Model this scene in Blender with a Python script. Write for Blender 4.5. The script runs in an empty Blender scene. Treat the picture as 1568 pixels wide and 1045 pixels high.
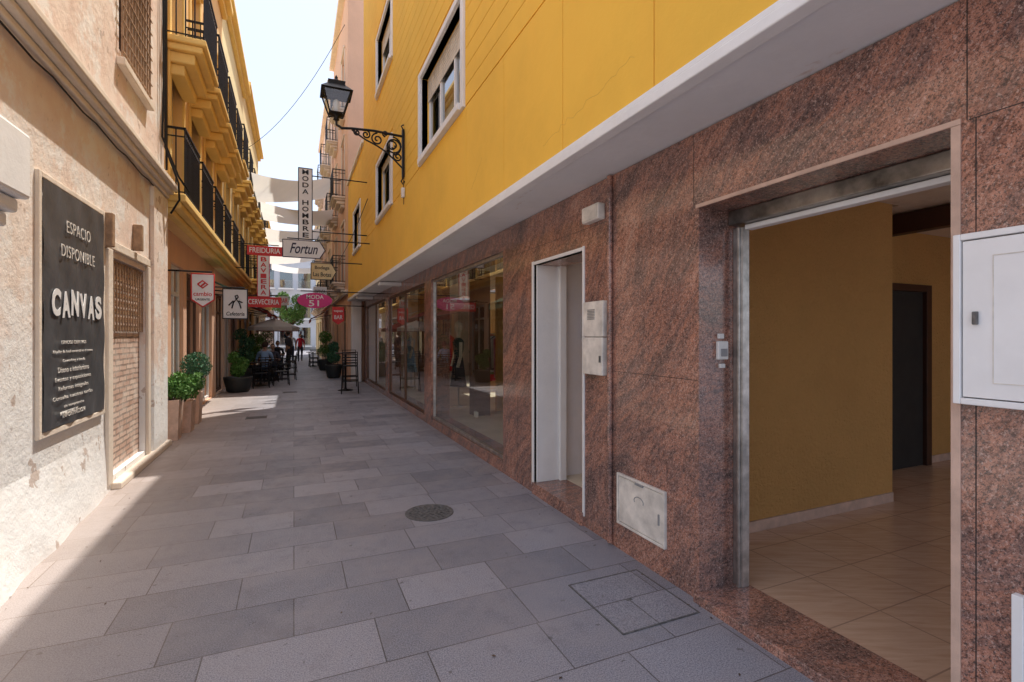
import bpy, bmesh, math, random
from mathutils import Vector, Matrix, Euler
random.seed(7)
R=math.radians
scene=bpy.context.scene
COL=scene.collection

# ------------------------------------------------------------------ materials
def newmat(name):
    m=bpy.data.materials.new(name); m.use_nodes=True
    nt=m.node_tree; b=nt.nodes['Principled BSDF']
    return m,nt,b
def C(c): return (c[0],c[1],c[2],1.0)
def coords(nt,scale=(1,1,1),rot=(0,0,0)):
    tc=nt.nodes.new('ShaderNodeTexCoord'); m0=nt.nodes.new('ShaderNodeMapping'); mp=nt.nodes.new('ShaderNodeMapping')
    nt.links.new(tc.outputs['Object'],m0.inputs['Vector']); nt.links.new(m0.outputs[0],mp.inputs['Vector'])
    m0.inputs['Rotation'].default_value=rot; mp.inputs['Scale'].default_value=scale
    return mp.outputs['Vector']
def noise(nt,vec,scale,detail=6,rough=.6,dist=0):
    n=nt.nodes.new('ShaderNodeTexNoise'); nt.links.new(vec,n.inputs['Vector'])
    n.inputs['Scale'].default_value=scale; n.inputs['Detail'].default_value=detail
    n.inputs['Roughness'].default_value=rough; n.inputs['Distortion'].default_value=dist
    return n.outputs['Fac']
def ramp(nt,fac,stops):
    r=nt.nodes.new('ShaderNodeValToRGB'); nt.links.new(fac,r.inputs['Fac'])
    e=r.color_ramp.elements
    e[0].position=stops[0][0]; e[0].color=C(stops[0][1])
    e[1].position=stops[-1][0]; e[1].color=C(stops[-1][1])
    for p,c in stops[1:-1]:
        x=e.new(p); x.color=C(c)
    return r.outputs['Color']
def mix(nt,fac,a,b,mode='MIX'):
    m=nt.nodes.new('ShaderNodeMix'); m.data_type='RGBA'; m.blend_type=mode
    if isinstance(fac,(int,float)): m.inputs[0].default_value=fac
    else: nt.links.new(fac,m.inputs[0])
    for i,v in ((6,a),(7,b)):
        if isinstance(v,tuple): m.inputs[i].default_value=C(v)
        else: nt.links.new(v,m.inputs[i])
    return m.outputs[2]
def bump(nt,b,h,strength=.3,dist=.01):
    bp=nt.nodes.new('ShaderNodeBump'); bp.inputs['Strength'].default_value=strength
    bp.inputs['Distance'].default_value=dist
    nt.links.new(h,bp.inputs['Height']); nt.links.new(bp.outputs['Normal'],b.inputs['Normal'])
def sep(nt,vec):
    s=nt.nodes.new('ShaderNodeSeparateXYZ'); nt.links.new(vec,s.inputs[0]); return s
def mrange(nt,v,a,b,c=0,d=1):
    m=nt.nodes.new('ShaderNodeMapRange'); nt.links.new(v,m.inputs[0])
    m.inputs[1].default_value=a; m.inputs[2].default_value=b; m.inputs[3].default_value=c; m.inputs[4].default_value=d
    return m.outputs[0]
def math_(nt,op,a,b):
    m=nt.nodes.new('ShaderNodeMath'); m.operation=op
    for i,v in enumerate((a,b)):
        if isinstance(v,(int,float)): m.inputs[i].default_value=v
        else: nt.links.new(v,m.inputs[i])
    return m.outputs[0]

def plain(name,c,rough=.6,metal=0,var=.12,scale=6,bmp=0.0,bs=60):
    m,nt,b=newmat(name)
    v=coords(nt); n=noise(nt,v,scale,5)
    lo=tuple(max(0,x*(1-var*1.6)) for x in c); hi=tuple(min(1,x*(1+var)) for x in c)
    nt.links.new(ramp(nt,n,[(.3,lo),(.7,hi)]),b.inputs['Base Color'])
    b.inputs['Roughness'].default_value=rough; b.inputs['Metallic'].default_value=metal
    if bmp>0: bump(nt,b,noise(nt,v,bs,4),bmp,.01)
    return m
def plaster(name,c,c_dirt,scale=1.2,amt=.6,bmp=.35,bs=18,streak=True,rust=None,bd=.02):
    m,nt,b=newmat(name)
    v=coords(nt)
    n1=noise(nt,v,scale,10,.65)
    col=ramp(nt,n1,[(.35,tuple(x*.9 for x in c)),(.6,c)])
    n2=noise(nt,coords(nt,(1,1,.18) if streak else (1,1,1)),scale*2.2,8,.7)
    f=ramp(nt,n2,[(.52,(0,0,0)),(.75,(amt,amt,amt))])
    col=mix(nt,f,col,c_dirt)
    n3=noise(nt,v,scale*7,6,.7)
    col=mix(nt,ramp(nt,n3,[(.62,(0,0,0)),(.72,(.5*amt,)*3)]),col,tuple(min(1,x*1.12+.03) for x in c))
    if rust:
        n4=noise(nt,coords(nt,(1,.35,1)),3.1,9,.75)
        col=mix(nt,ramp(nt,n4,[(.60,(0,0,0)),(.68,(.85,.85,.85))]),col,rust)
    nt.links.new(col,b.inputs['Base Color']); b.inputs['Roughness'].default_value=.9
    bump(nt,b,noise(nt,v,bs,8,.65),bmp,bd)
    return m

def granite(name):
    m,nt,b=newmat(name)
    A=R(50)
    w1=nt.nodes.new('ShaderNodeTexNoise'); w1.inputs['Scale'].default_value=.8; w1.inputs['Detail'].default_value=2
    base=coords(nt); nt.links.new(base,w1.inputs['Vector'])
    vm=nt.nodes.new('ShaderNodeVectorMath'); vm.operation='MULTIPLY_ADD'
    nt.links.new(w1.outputs['Color'],vm.inputs[0]); vm.inputs[1].default_value=(.7,.7,.7); nt.links.new(base,vm.inputs[2])
    def cs(scale,ang):
        a=nt.nodes.new('ShaderNodeMapping'); a.inputs['Rotation'].default_value=(ang,0,0); nt.links.new(vm.outputs[0],a.inputs[0])
        c=nt.nodes.new('ShaderNodeMapping'); c.inputs['Scale'].default_value=scale; nt.links.new(a.outputs[0],c.inputs[0]); return c.outputs[0]
    n1=noise(nt,cs((1,1,3.6),A),1.7,15,.84,.25)
    col=ramp(nt,n1,[(.36,(.12,.085,.08)),(.43,(.24,.145,.125)),(.49,(.37,.21,.17)),(.54,(.52,.25,.175)),(.60,(.60,.33,.25)),(.68,(.64,.46,.39))])
    v2=noise(nt,cs((1,1,8.0),A),3.0,12,.78,.3)
    col=mix(nt,ramp(nt,v2,[(.56,(0,0,0)),(.64,(.6,.6,.6))]),col,(.66,.28,.17))
    dk=noise(nt,cs((1,1,5.0),A),2.3,14,.82,.3)
    col=mix(nt,ramp(nt,dk,[(.55,(0,0,0)),(.63,(.65,.65,.65))]),col,(.09,.068,.068))
    g=noise(nt,coords(nt,(1,1,1.6),(A,0,0)),44,5,.88)
    col=mix(nt,.9,col,ramp(nt,g,[(.40,(.17,.15,.15)),(.48,(.74,.69,.67)),(.56,(1.0,.98,.96))]),'MULTIPLY')
    p=noise(nt,coords(nt),105,2,.8)
    col=mix(nt,ramp(nt,p,[(.55,(0,0,0)),(.62,(.8,.8,.8))]),col,(.07,.06,.06))
    p2=noise(nt,coords(nt,(1,1,1),(.4,.2,.3)),85,3,.8)
    col=mix(nt,ramp(nt,p2,[(.56,(0,0,0)),(.64,(.6,.6,.6))]),col,(.70,.50,.43))
    nt.links.new(col,b.inputs['Base Color']); b.inputs['Roughness'].default_value=.12
    b.inputs['Specular IOR Level'].default_value=.6
    bump(nt,b,noise(nt,coords(nt),1.6,3),.10,.01)
    return m
def paving():
    m,nt,b=newmat('granite_paving')
    v=coords(nt)
    dn=nt.nodes.new('ShaderNodeTexBrick'); nt.links.new(v,dn.inputs['Vector'])
    dn.offset=.5; dn.inputs['Scale'].default_value=1; dn.squash=1.35; dn.squash_frequency=3
    dn.inputs['Brick Width'].default_value=.60; dn.inputs['Row Height'].default_value=.40
    dn.inputs['Mortar Size'].default_value=.0036; dn.inputs['Mortar Smooth'].default_value=.3
    dn.inputs['Color1'].default_value=C((.29,.29,.325)); dn.inputs['Color2'].default_value=C((.51,.50,.545))
    dn.inputs['Mortar'].default_value=C((.13,.115,.11))
    col=dn.outputs['Color']
    sp=noise(nt,v,140,3,.95)
    col=mix(nt,1.0,col,ramp(nt,sp,[(.40,(.32,.32,.35)),(.58,(1.0,1.0,1.0))]),'MULTIPLY')
    blot=noise(nt,v,1.3,9,.7)
    col=mix(nt,ramp(nt,blot,[(.44,(0,0,0)),(.66,(.5,.5,.5))]),col,(.38,.34,.34))
    blot2=noise(nt,v,5.5,8,.75)
    col=mix(nt,ramp(nt,blot2,[(.54,(0,0,0)),(.70,(.5,.5,.5))]),col,(.20,.19,.20))
    spots=noise(nt,v,17,2,.5)
    col=mix(nt,ramp(nt,spots,[(.71,(0,0,0)),(.74,(.65,.65,.65))]),col,(.10,.095,.09))
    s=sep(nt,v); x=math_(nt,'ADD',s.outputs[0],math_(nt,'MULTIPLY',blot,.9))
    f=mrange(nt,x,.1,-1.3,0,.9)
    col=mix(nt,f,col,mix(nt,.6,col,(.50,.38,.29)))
    nt.links.new(col,b.inputs['Base Color'])
    nt.links.new(mrange(nt,blot2,.3,.7,.34,.62),b.inputs['Roughness'])
    h=math_(nt,'SUBTRACT',math_(nt,'MULTIPLY',sp,.15),dn.outputs['Fac'])
    bump(nt,b,h,.45,.004)
    return m
def brickmat(name,c1,c2,mo,w=.24,h=.07,ms=.012,white=None):
    m,nt,b=newmat(name)
    tc=nt.nodes.new('ShaderNodeTexCoord'); s=sep(nt,tc.outputs['Object'])
    wob=noise(nt,coords(nt),6,3)
    cb=nt.nodes.new('ShaderNodeCombineXYZ'); nt.links.new(s.outputs[1],cb.inputs[0]); nt.links.new(math_(nt,'ADD',s.outputs[2],math_(nt,'MULTIPLY',wob,.03)),cb.inputs[1])
    d=nt.nodes.new('ShaderNodeTexBrick'); nt.links.new(cb.outputs[0],d.inputs['Vector'])
    d.inputs['Scale'].default_value=1; d.inputs['Brick Width'].default_value=w; d.inputs['Row Height'].default_value=h
    d.inputs['Mortar Size'].default_value=ms
    d.inputs['Color1'].default_value=C(c1); d.inputs['Color2'].default_value=C(c2); d.inputs['Mortar'].default_value=C(mo)
    col=d.outputs['Color']
    if white: 
        n=noise(nt,coords(nt),5,8,.7)
        col=mix(nt,ramp(nt,n,[(.45,(0,0,0)),(.65,(.6,.6,.6))]),col,white)
    nt.links.new(col,b.inputs['Base Color']); b.inputs['Roughness'].default_value=.9
    bump(nt,b,math_(nt,'SUBTRACT',1,d.outputs['Fac']),1.0,.02)
    return m
def pinkwall():
    m,nt,b=newmat('aged_pink_plaster')
    v=coords(nt)
    n1=noise(nt,v,.9,10,.7)
    col=ramp(nt,n1,[(.35,(.79,.59,.49)),(.5,(.86,.72,.62)),(.65,(.90,.82,.75))])
    n2=noise(nt,coords(nt,(1,1,.35)),2.6,9,.72)
    col=mix(nt,ramp(nt,n2,[(.54,(0,0,0)),(.66,(.65,.65,.65))]),col,(.68,.49,.39))
    s=sep(nt,v); z=math_(nt,'ADD',s.outputs[2],math_(nt,'MULTIPLY',math_(nt,'SUBTRACT',noise(nt,v,2.2,8,.65),.5),2.6))
    z=math_(nt,'ADD',z,math_(nt,'MULTIPLY',s.outputs[1],.10))
    f=mrange(nt,z,2.25,1.7)
    col=mix(nt,f,col,(.91,.90,.88))
    nw=noise(nt,coords(nt),1.9,9,.75)
    col=mix(nt,ramp(nt,nw,[(.51,(0,0,0)),(.58,(.8,.8,.8))]),col,(.90,.87,.83))
    n4=noise(nt,v,9,8,.75)
    col=mix(nt,ramp(nt,n4,[(.61,(0,0,0)),(.67,(.65,.65,.65))]),col,(.60,.50,.44))
    n5=noise(nt,v,3.3,5,.6)
    col=mix(nt,ramp(nt,n5,[(.63,(0,0,0)),(.65,(.8,.8,.8))]),col,(.52,.40,.33))
    nt.links.new(col,b.inputs['Base Color']); b.inputs['Roughness'].default_value=.92
    bump(nt,b,math_(nt,'ADD',noise(nt,v,7,9,.7),math_(nt,'MULTIPLY',n4,.5)),.6,.025)
    return m
def glassmat(name,base=.08,tint=(.9,.97,.93)):
    m=bpy.data.materials.new(name); m.use_nodes=True; nt=m.node_tree; nt.nodes.clear()
    o=nt.nodes.new('ShaderNodeOutputMaterial'); t=nt.nodes.new('ShaderNodeBsdfTransparent'); g=nt.nodes.new('ShaderNodeBsdfGlossy')
    g.inputs['Roughness'].default_value=.01; t.inputs['Color'].default_value=C(tint); g.inputs['Color'].default_value=C((1,1,1))
    f=nt.nodes.new('ShaderNodeLayerWeight'); f.inputs['Blend'].default_value=.5
    pw=math_(nt,'POWER',f.outputs['Facing'],4.0)
    a=math_(nt,'MULTIPLY_ADD',pw,1-base); nt.nodes[-1].inputs[2].default_value=base
    mx=nt.nodes.new('ShaderNodeMixShader'); nt.links.new(a,mx.inputs[0]); nt.links.new(t.outputs[0],mx.inputs[1]); nt.links.new(g.outputs[0],mx.inputs[2])
    nt.links.new(mx.outputs[0],o.inputs[0]); return m
def fabric(name,c,trans=.4):
    m,nt,b=newmat(name)
    n=noise(nt,coords(nt),3,4)
    nt.links.new(ramp(nt,n,[(.3,tuple(x*.88 for x in c)),(.7,c)]),b.inputs['Base Color']); b.inputs['Roughness'].default_value=.9
    t=nt.nodes.new('ShaderNodeBsdfTranslucent'); t.inputs['Color'].default_value=C(c)
    mx=nt.nodes.new('ShaderNodeMixShader'); mx.inputs[0].default_value=trans
    o=nt.nodes['Material Output']
    nt.links.new(b.outputs[0],mx.inputs[1]); nt.links.new(t.outputs[0],mx.inputs[2]); nt.links.new(mx.outputs[0],o.inputs[0])
    return m
def leafmat(name,a,bc):
    m,nt,b=newmat(name)
    n=noise(nt,coords(nt),14,3)
    nt.links.new(ramp(nt,n,[(.35,a),(.65,bc)]),b.inputs['Base Color']); b.inputs['Roughness'].default_value=.6
    return m

M={}
M['granite']=granite('red_granite'); M['paving']=paving(); M['pink']=pinkwall()
M['yellow']=plaster('yellow_paint',(.99,.58,.075),(.96,.49,.06),.8,.35,.15,25)
M['yellowint']=plaster('ochre_rough_plaster',(.86,.48,.16),(.74,.38,.12),1.0,.4,1.0,32,False,None,.05)
M['whitep']=plaster('white_paint',(.90,.89,.88),(.68,.62,.55),1.5,.4,.15,20)
M['soffit']=plaster('soffit_white',(.88,.88,.89),(.70,.68,.66),.7,.4,.15,9,False,(.60,.48,.40))
M['rust']=plain('rust_line',(.30,.13,.06),.9); M['crack']=plain('crack_line',(.62,.33,.08),.9)
M['orange']=plaster('orange_plaster',(.93,.62,.28),(.74,.44,.20),.8,.5,.2,14)
M['orange2']=plaster('yellow_cream_plaster',(.94,.78,.42),(.78,.57,.30),.8,.5,.2,14)
M['orangemold']=plaster('orange_moulding',(.97,.68,.24),(.86,.52,.16),1.6,.4,.1,14)
M['cream']=plaster('cream_stone',(.84,.73,.61),(.60,.48,.37),1.8,.6,.4,16)
M['pale']=plaster('pale_pink_plaster',(.84,.62,.48),(.64,.44,.35),.8,.5,.3,14)
M['pale2']=plaster('salmon_plaster',(.82,.50,.33),(.62,.37,.27),.8,.5,.3,14)
M['greyb']=plaster('grey_facade',(.60,.63,.68),(.45,.46,.48),.5,.4,.1,14)
M['black']=plain('black_iron',(.018,.018,.02),.45,.6)
M['bronze']=plain('brown_aluminium',(.15,.08,.05),.4,.5)
M['steel']=plain('brushed_steel',(.55,.53,.51),.35,.9,.25,12)
M['darksteel']=plain('dark_roller_box',(.30,.28,.26),.3,.8,.6,4)
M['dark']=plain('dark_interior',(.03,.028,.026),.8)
M['darkwood']=plain('dark_wood',(.07,.03,.018),.45)
M['wood']=plain('old_wood',(.40,.25,.15),.7,0,.25,14,.3)
M['white']=plain('white_plastic',(.82,.81,.78),.35,0,.05)
M['whitemetal']=plain('white_enamel',(.93,.93,.93),.3,0,.03)
M['offwhite']=plain('aged_white_plastic',(.82,.77,.70),.5,0,.18,9)
M['greyplastic']=plain('grey_plastic',(.30,.30,.31),.4)
M['lilac']=plain('grey_lilac_wall',(.80,.77,.79),.9,0,.05,3)
M['tile']=plain('beige_tile',(.72,.63,.48),.3,0,.1,3)
M['glass']=glassmat('shop_glass',.18,(.90,.95,.90)); M['glassdark']=glassmat('window_glass',.16,(.55,.62,.66))
M['lampglass']=glassmat('lantern_glass',.12,(.9,.93,.93))
M['red']=plain('sign_red',(.68,.025,.025),.4,0,.05); M['magenta']=plain('sign_magenta',(.68,.02,.22),.4,0,.05)
M['navy']=plain('ink_navy',(.02,.02,.06),.5); M['ink']=plain('ink_black',(.012,.012,.014),.5,0,.02)
M['signwhite']=plain('sign_white',(.90,.90,.90),.4,0,.03); M['signyellow']=plain('sign_cream',(.84,.72,.42),.5,0,.1)
M['poster']=plain('poster_vinyl',(.085,.088,.095),.38,0,.18,3,.5,6)
M['sail']=fabric('sail_canvas',(.90,.88,.84),.5); M['awning']=fabric('awning_wine',(.30,.035,.03),.15)
M['awning2']=fabric('awning_green',(.06,.10,.07),.15)
M['brickin']=brickmat('walled_brick',(.58,.37,.28),(.76,.57,.46),(.34,.25,.20),.25,.062,.010,(.84,.74,.65))
M['leaf']=leafmat('leaf_green',(.05,.15,.02),(.15,.32,.07)); M['leaf2']=leafmat('leaf_bluegreen',(.03,.11,.05),(.09,.25,.13))
M['terracotta']=plain('terracotta',(.66,.46,.36),.8,0,.15,8,.2)
M['potblack']=plain('dark_pot',(.03,.035,.035),.5)
M['bark']=plain('bark',(.14,.09,.06),.9,0,.3,20,.6)
M['skin']=plain('skin',(.55,.32,.22),.6,0,.04); M['hair']=plain('hair_brown',(.05,.03,.02),.8)
M['shirtblue']=plain('shirt_blue',(.32,.50,.76),.9); M['shirtwhite']=plain('shirt_white',(.7,.7,.7),.9)
M['shirtdark']=plain('shirt_dark',(.06,.06,.08),.9); M['jeans']=plain('jeans',(.05,.07,.13),.9)
M['dressred']=plain('red_dress',(.65,.02,.05),.8); M['shutter']=plain('shutter_cream',(.74,.68,.58),.6)
M['clothgreen']=plain('cloth_olive',(.22,.28,.12),.9); M['clothpink']=plain('cloth_pink',(.75,.35,.42),.9)
M['iron']=plain('cast_iron',(.17,.165,.16),.6,.3,.3,30,.4)
def floorwood():
    m,nt,b=newmat('wood_look_tile')
    v=coords(nt)
    d=nt.nodes.new('ShaderNodeTexBrick'); nt.links.new(v,d.inputs['Vector']); d.offset=0
    d.inputs['Scale'].default_value=1; d.inputs['Brick Width'].default_value=.42; d.inputs['Row Height'].default_value=.42
    d.inputs['Mortar Size'].default_value=.004
    n=noise(nt,coords(nt,(1,9,1),(0,0,R(25))),3.2,7,.6,.6)
    c=ramp(nt,n,[(.35,(.62,.40,.27)),(.65,(.74,.52,.37))])
    c=mix(nt,d.outputs['Fac'],c,(.42,.28,.20))
    nt.links.new(c,b.inputs['Base Color']); b.inputs['Roughness'].default_value=.2
    return m
M['floorwood']=floorwood()

# ------------------------------------------------------------------ helpers
def group(name,loc=(0,0,0)):
    e=bpy.data.objects.new(name,None); e.location=loc; e.empty_display_size=.2; COL.objects.link(e); return e
def attach(o,p):
    if p is not None:
        o.parent=p; o.matrix_parent_inverse=Matrix.Translation(-p.location)
def meshobj(name,verts,faces,mat,parent=None,smooth=False,bev=0):
    me=bpy.data.meshes.new(name); me.from_pydata(verts,[],faces); me.update()
    o=bpy.data.objects.new(name,me); COL.objects.link(o)
    if mat: me.materials.append(M[mat] if isinstance(mat,str) else mat)
    if smooth:
        for p in me.polygons: p.use_smooth=True
    if bev>0:
        b=o.modifiers.new('b','BEVEL'); b.width=bev; b.segments=2; b.limit_method='ANGLE'
    attach(o,parent); return o
def boxes(parent,name,lst,mat,bev=0):
    V=[];F=[]
    for (x0,x1,y0,y1,z0,z1) in lst:
        if x0>x1:x0,x1=x1,x0
        if y0>y1:y0,y1=y1,y0
        if z0>z1:z0,z1=z1,z0
        n=len(V)
        V+=[(x0,y0,z0),(x1,y0,z0),(x1,y1,z0),(x0,y1,z0),(x0,y0,z1),(x1,y0,z1),(x1,y1,z1),(x0,y1,z1)]
        F+=[tuple(n+i for i in f) for f in ((3,2,1,0),(4,5,6,7),(0,1,5,4),(1,2,6,5),(2,3,7,6),(3,0,4,7))]
    return meshobj(name,V,F,mat,parent,False,bev)
def box(parent,name,x0,x1,y0,y1,z0,z1,mat,bev=0): return boxes(parent,name,[(x0,x1,y0,y1,z0,z1)],mat,bev)
def pane(parent,name,x,y0,y1,z0,z1,mat):
    return meshobj(name,[(x,y0,z0),(x,y1,z0),(x,y1,z1),(x,y0,z1)],[(0,1,2,3)],mat,parent)
def holewall(parent,name,xf,n,th,y0,y1,z0,z1,holes,mat):
    """slab in YZ plane, face at xf with outward normal n, thickness th, rectangular holes"""
    ys=sorted({y0,y1}|{h[0] for h in holes}|{h[1] for h in holes}); zs=sorted({z0,z1}|{h[2] for h in holes}|{h[3] for h in holes})
    ys=[y for y in ys if y0<=y<=y1]; zs=[z for z in zs if z0<=z<=z1]
    def solid(i,j):
        if i<0 or j<0 or i>=len(ys)-1 or j>=len(zs)-1: return False
        cy=(ys[i]+ys[i+1])/2; cz=(zs[j]+zs[j+1])/2
        return not any(h[0]<cy<h[1] and h[2]<cz<h[3] for h in holes)
    xb=xf-n*th; V=[];F=[]
    def q(a,b,c,d):
        k=len(V); V.extend([a,b,c,d]); F.append((k,k+1,k+2,k+3))
    for i in range(len(ys)-1):
        for j in range(len(zs)-1):
            if not solid(i,j): continue
            a,b,c,d=ys[i],ys[i+1],zs[j],zs[j+1]
            q((xf,a,c),(xf,b,c),(xf,b,d),(xf,a,d)); q((xb,a,c),(xb,a,d),(xb,b,d),(xb,b,c))
            if not solid(i-1,j): q((xf,a,c),(xf,a,d),(xb,a,d),(xb,a,c))
            if not solid(i+1,j): q((xf,b,c),(xb,b,c),(xb,b,d),(xf,b,d))
            if not solid(i,j-1): q((xf,a,c),(xb,a,c),(xb,b,c),(xf,b,c))
            if not solid(i,j+1): q((xf,a,d),(xf,b,d),(xb,b,d),(xb,a,d))
    o=meshobj(name,V,F,mat,parent)
    bm=bmesh.new(); bm.from_mesh(o.data); bmesh.ops.remove_doubles(bm,verts=bm.verts,dist=1e-5); bmesh.ops.recalc_face_normals(bm,faces=bm.faces); bm.to_mesh(o.data); bm.free()
    return o
def tube(parent,name,pts,r,mat,cyc=False,res=3):
    cu=bpy.data.curves.new(name,'CURVE'); cu.dimensions='3D'; cu.bevel_depth=r; cu.bevel_resolution=res
    lists=pts if isinstance(pts[0],list) else [pts]
    for pl in lists:
        s=cu.splines.new('POLY'); s.points.add(len(pl)-1)
        for i,p in enumerate(pl): s.points[i].co=(p[0],p[1],p[2],1)
        s.use_cyclic_u=cyc
    cu.use_fill_caps=True
    o=bpy.data.objects.new(name,cu); cu.materials.append(M[mat]); COL.objects.link(o); attach(o,parent); return o
def lathe(parent,name,prof,loc,mat,seg=20,smooth=True,scale=(1,1),rot=0):
    V=[];F=[]
    for (r,z) in prof:
        for i in range(seg):
            a=2*math.pi*i/seg+rot
            V.append((loc[0]+r*math.cos(a)*scale[0],loc[1]+r*math.sin(a)*scale[1],loc[2]+z))
    for k in range(len(prof)-1):
        for i in range(seg):
            j=(i+1)%seg; F.append((k*seg+i,k*seg+j,(k+1)*seg+j,(k+1)*seg+i))
    F.append(tuple(range(seg))[::-1]); F.append(tuple((len(prof)-1)*seg+i for i in range(seg)))
    return meshobj(name,V,F,mat,parent,smooth)
def text(parent,name,body,loc,rot,w,h,mat,shear=0,spacing=1,bold=0,cs=1):
    cu=bpy.data.curves.new(name,'FONT'); cu.body=body; cu.size=1; cu.align_x='CENTER'; cu.align_y='CENTER'; cu.extrude=.0015; cu.shear=shear
    cu.space_line=spacing; cu.offset=bold; cu.space_character=cs
    o=bpy.data.objects.new(name,cu); cu.materials.append(M[mat]); COL.objects.link(o)
    bpy.context.view_layer.update()
    d=o.dimensions; sx=w/max(d.x,1e-3); sy=h/max(d.y,1e-3)
    o.location=loc; o.rotation_euler=rot; o.scale=(sx,sy,1); attach(o,parent); return o
RX=(R(90),0,R(90)); RY=(R(90),0,0)
def leaves(parent,name,clumps,n,size,mat):
    V=[];F=[]
    tot=sum(c[3]**2 for c in clumps)
    for (x,y,z,r) in clumps:
        for _ in range(int(n*r*r/tot)):
            d=Vector((random.gauss(0,1),random.gauss(0,1),random.gauss(0,1))).normalized()*r*(random.random()**.35)
            p=Vector((x,y,z))+d
            e=Euler((random.uniform(0,6.3),random.uniform(0,6.3),random.uniform(0,6.3))).to_matrix()
            s=size*random.uniform(.6,1.3); k=len(V)
            for q in ((-s*.5,0,0),(0,-s*.28,0.02*s),(s*.6,0,0),(0,s*.28,0.02*s)): V.append(tuple(p+e@Vector(q)))
            F.append((k,k+1,k+2,k+3))
    return meshobj(name,V,F,mat,parent)
def window(p,tag,xf,n,y0,y1,z0,z1,dep=.12,frame='white',glass='glassdark',mull=1,fw=.05,trans=None,shut=0):
    xa=xf-n*dep; xb=xf-n*(dep+.05)
    L=[(xa,xb,y0,y0+fw,z0,z1),(xa,xb,y1-fw,y1,z0,z1),(xa,xb,y0+fw,y1-fw,z0,z0+fw),(xa,xb,y0+fw,y1-fw,z1-fw,z1)]
    for k in range(mull):
        yc=y0+(y1-y0)*(k+1)/(mull+1); L.append((xa+n*.003,xb,yc-fw*.5,yc+fw*.5,z0+fw,z1-fw))
    if trans: L.append((xa+n*.005,xb,y0+fw,y1-fw,trans-fw*.5,trans+fw*.5))
    boxes(p,tag+'_frame',L,frame,.004)
    pane(p,tag+'_glass',xf-n*(dep+.025),y0+fw*.5,y1-fw*.5,z0+fw*.5,z1-fw*.5,glass)
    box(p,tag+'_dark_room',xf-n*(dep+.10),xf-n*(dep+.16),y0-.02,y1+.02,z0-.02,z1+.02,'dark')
    if shut>0:
        zz=z1-(z1-z0)*shut; L=[]; z=z1
        while z>zz: L.append((xa+n*.012,xa+n*.002,y0+.01,y1-.01,z-.045,z-.003)); z-=.048
        boxes(p,tag+'_shutter',L,'shutter')
def railing(p,tag,xw,xo,y0,y1,z0,z1,step=.10,r=.008,belly=0):
    L=[]
    def bar(x,y): L.append((x-r,x+r,y-r,y+r,z0,z1))
    y=y0
    while y<=y1+.001: bar(xo,y); y+=step
    k=max(1,int(abs(xo-xw)/step))
    for i in range(1,k): bar(xo+(xw-xo)*i/k,y0); bar(xo+(xw-xo)*i/k,y1)
    for z in (z0+.04,z1-.12,z1):
        t=.016 if z==z1 else .009
        L.append((xo-t,xo+t,y0-t,y1+t,z-t,z+t)); a,b=sorted((xw,xo))
        L.append((a,b,y0-t,y0+t,z-t*.9,z+t*.9)); L.append((a,b,y1-t,y1+t,z-t*.9,z+t*.9))
    boxes(p,tag,L,'black')
    sc=[]
    y=y0+step/2
    while y<y1: sc.append([(xo,y+math.cos(a)*step*.36,z1-.06+math.sin(a)*step*.36) for a in [i*math.pi/5 for i in range(11)]]); y+=step
    tube(p,tag+'_rings',sc,.005,'black',res=1)
def balcony(p,tag,xw,xo,y0,y1,z,mat='orangemold',th=.2,rail=.95):
    n=1 if xo>xw else -1
    boxes(p,tag+'_slab',[(xw,xo,y0,y1,z,z+th*.45),(xw,xo-n*.05,y0+.05,y1-.05,z-th*.5,z-.002),(xw,xo-n*.16,y0+.12,y1-.12,z-th*1.3,z-th*.5-.002),(xw,xo-n*.30,y0+.18,y1-.18,z-th*2.1,z-th*1.3-.002)],mat,.02)
    railing(p,tag+'_railing',xw,xo-n*.03,y0+.03,y1-.03,z+th*.45,z+th*.45+rail)

# ------------------------------------------------------------------ ground
me=meshobj('ground',[(-300,-200,0),(300,-200,0),(300,500,0),(-300,500,0)],[(0,1,2,3)],'paving')

# ------------------------------------------------------------------ YELLOW BUILDING (right)
yb=group('yellow_building',(4,8,0))
W=2.17; WY=1.70; HN=11.0; HF=10.0; HE=6.7; YS=13.7; YF=9.4  # roof heights shaped for the light; far end lowered so sun reaches the street
SW=[(5.19,8.40),(8.90,12.68),(13.08,16.9)]
holes=[(1.00,2.22,.04,2.30),(3.487,4.392,.09,2.25)]+[(a,b,.13,2.52) for a,b in SW]
holewall(yb,'granite_wall',W,-1,.33,-1.2,17.4,0,2.745,holes,'granite')
J=[]
def vj(y,z0,z1): J.append((W-.0012,W+.004,y-.0015,y+.0015,z0,z1))
def hj(z,y0,y1): J.append((W-.0012,W+.004,y0,y1,z-.0015,z+.0015))
vj(.955,2.31,2.74);vj(.93,0,2.31);vj(2.26,2.31,2.74);hj(1.29,2.225,3.05);hj(1.29,3.12,3.48);hj(1.26,4.42,5.15);hj(.66,4.42,5.15);hj(2.42,3.12,5.15);vj(4.8,0,2.42);hj(1.3,-1,.5);hj(2.31,-1,.95)
boxes(yb,'granite_joints',J,'dark')
boxes(yb,'granite_corner_trim',[(W-.006,W+.02,1.0-.028,1.0,.04,2.30),(W-.006,W+.02,1.0-.028,2.24,2.302,2.322)],'terracotta')
boxes(yb,'door_threshold',[(W-.035,W+.35,.99,2.23,-.01,.05)],'granite',.006)
boxes(yb,'small_door_sill',[(W-.02,W+.34,3.47,4.41,-.01,.11)],'granite',.006)
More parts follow.
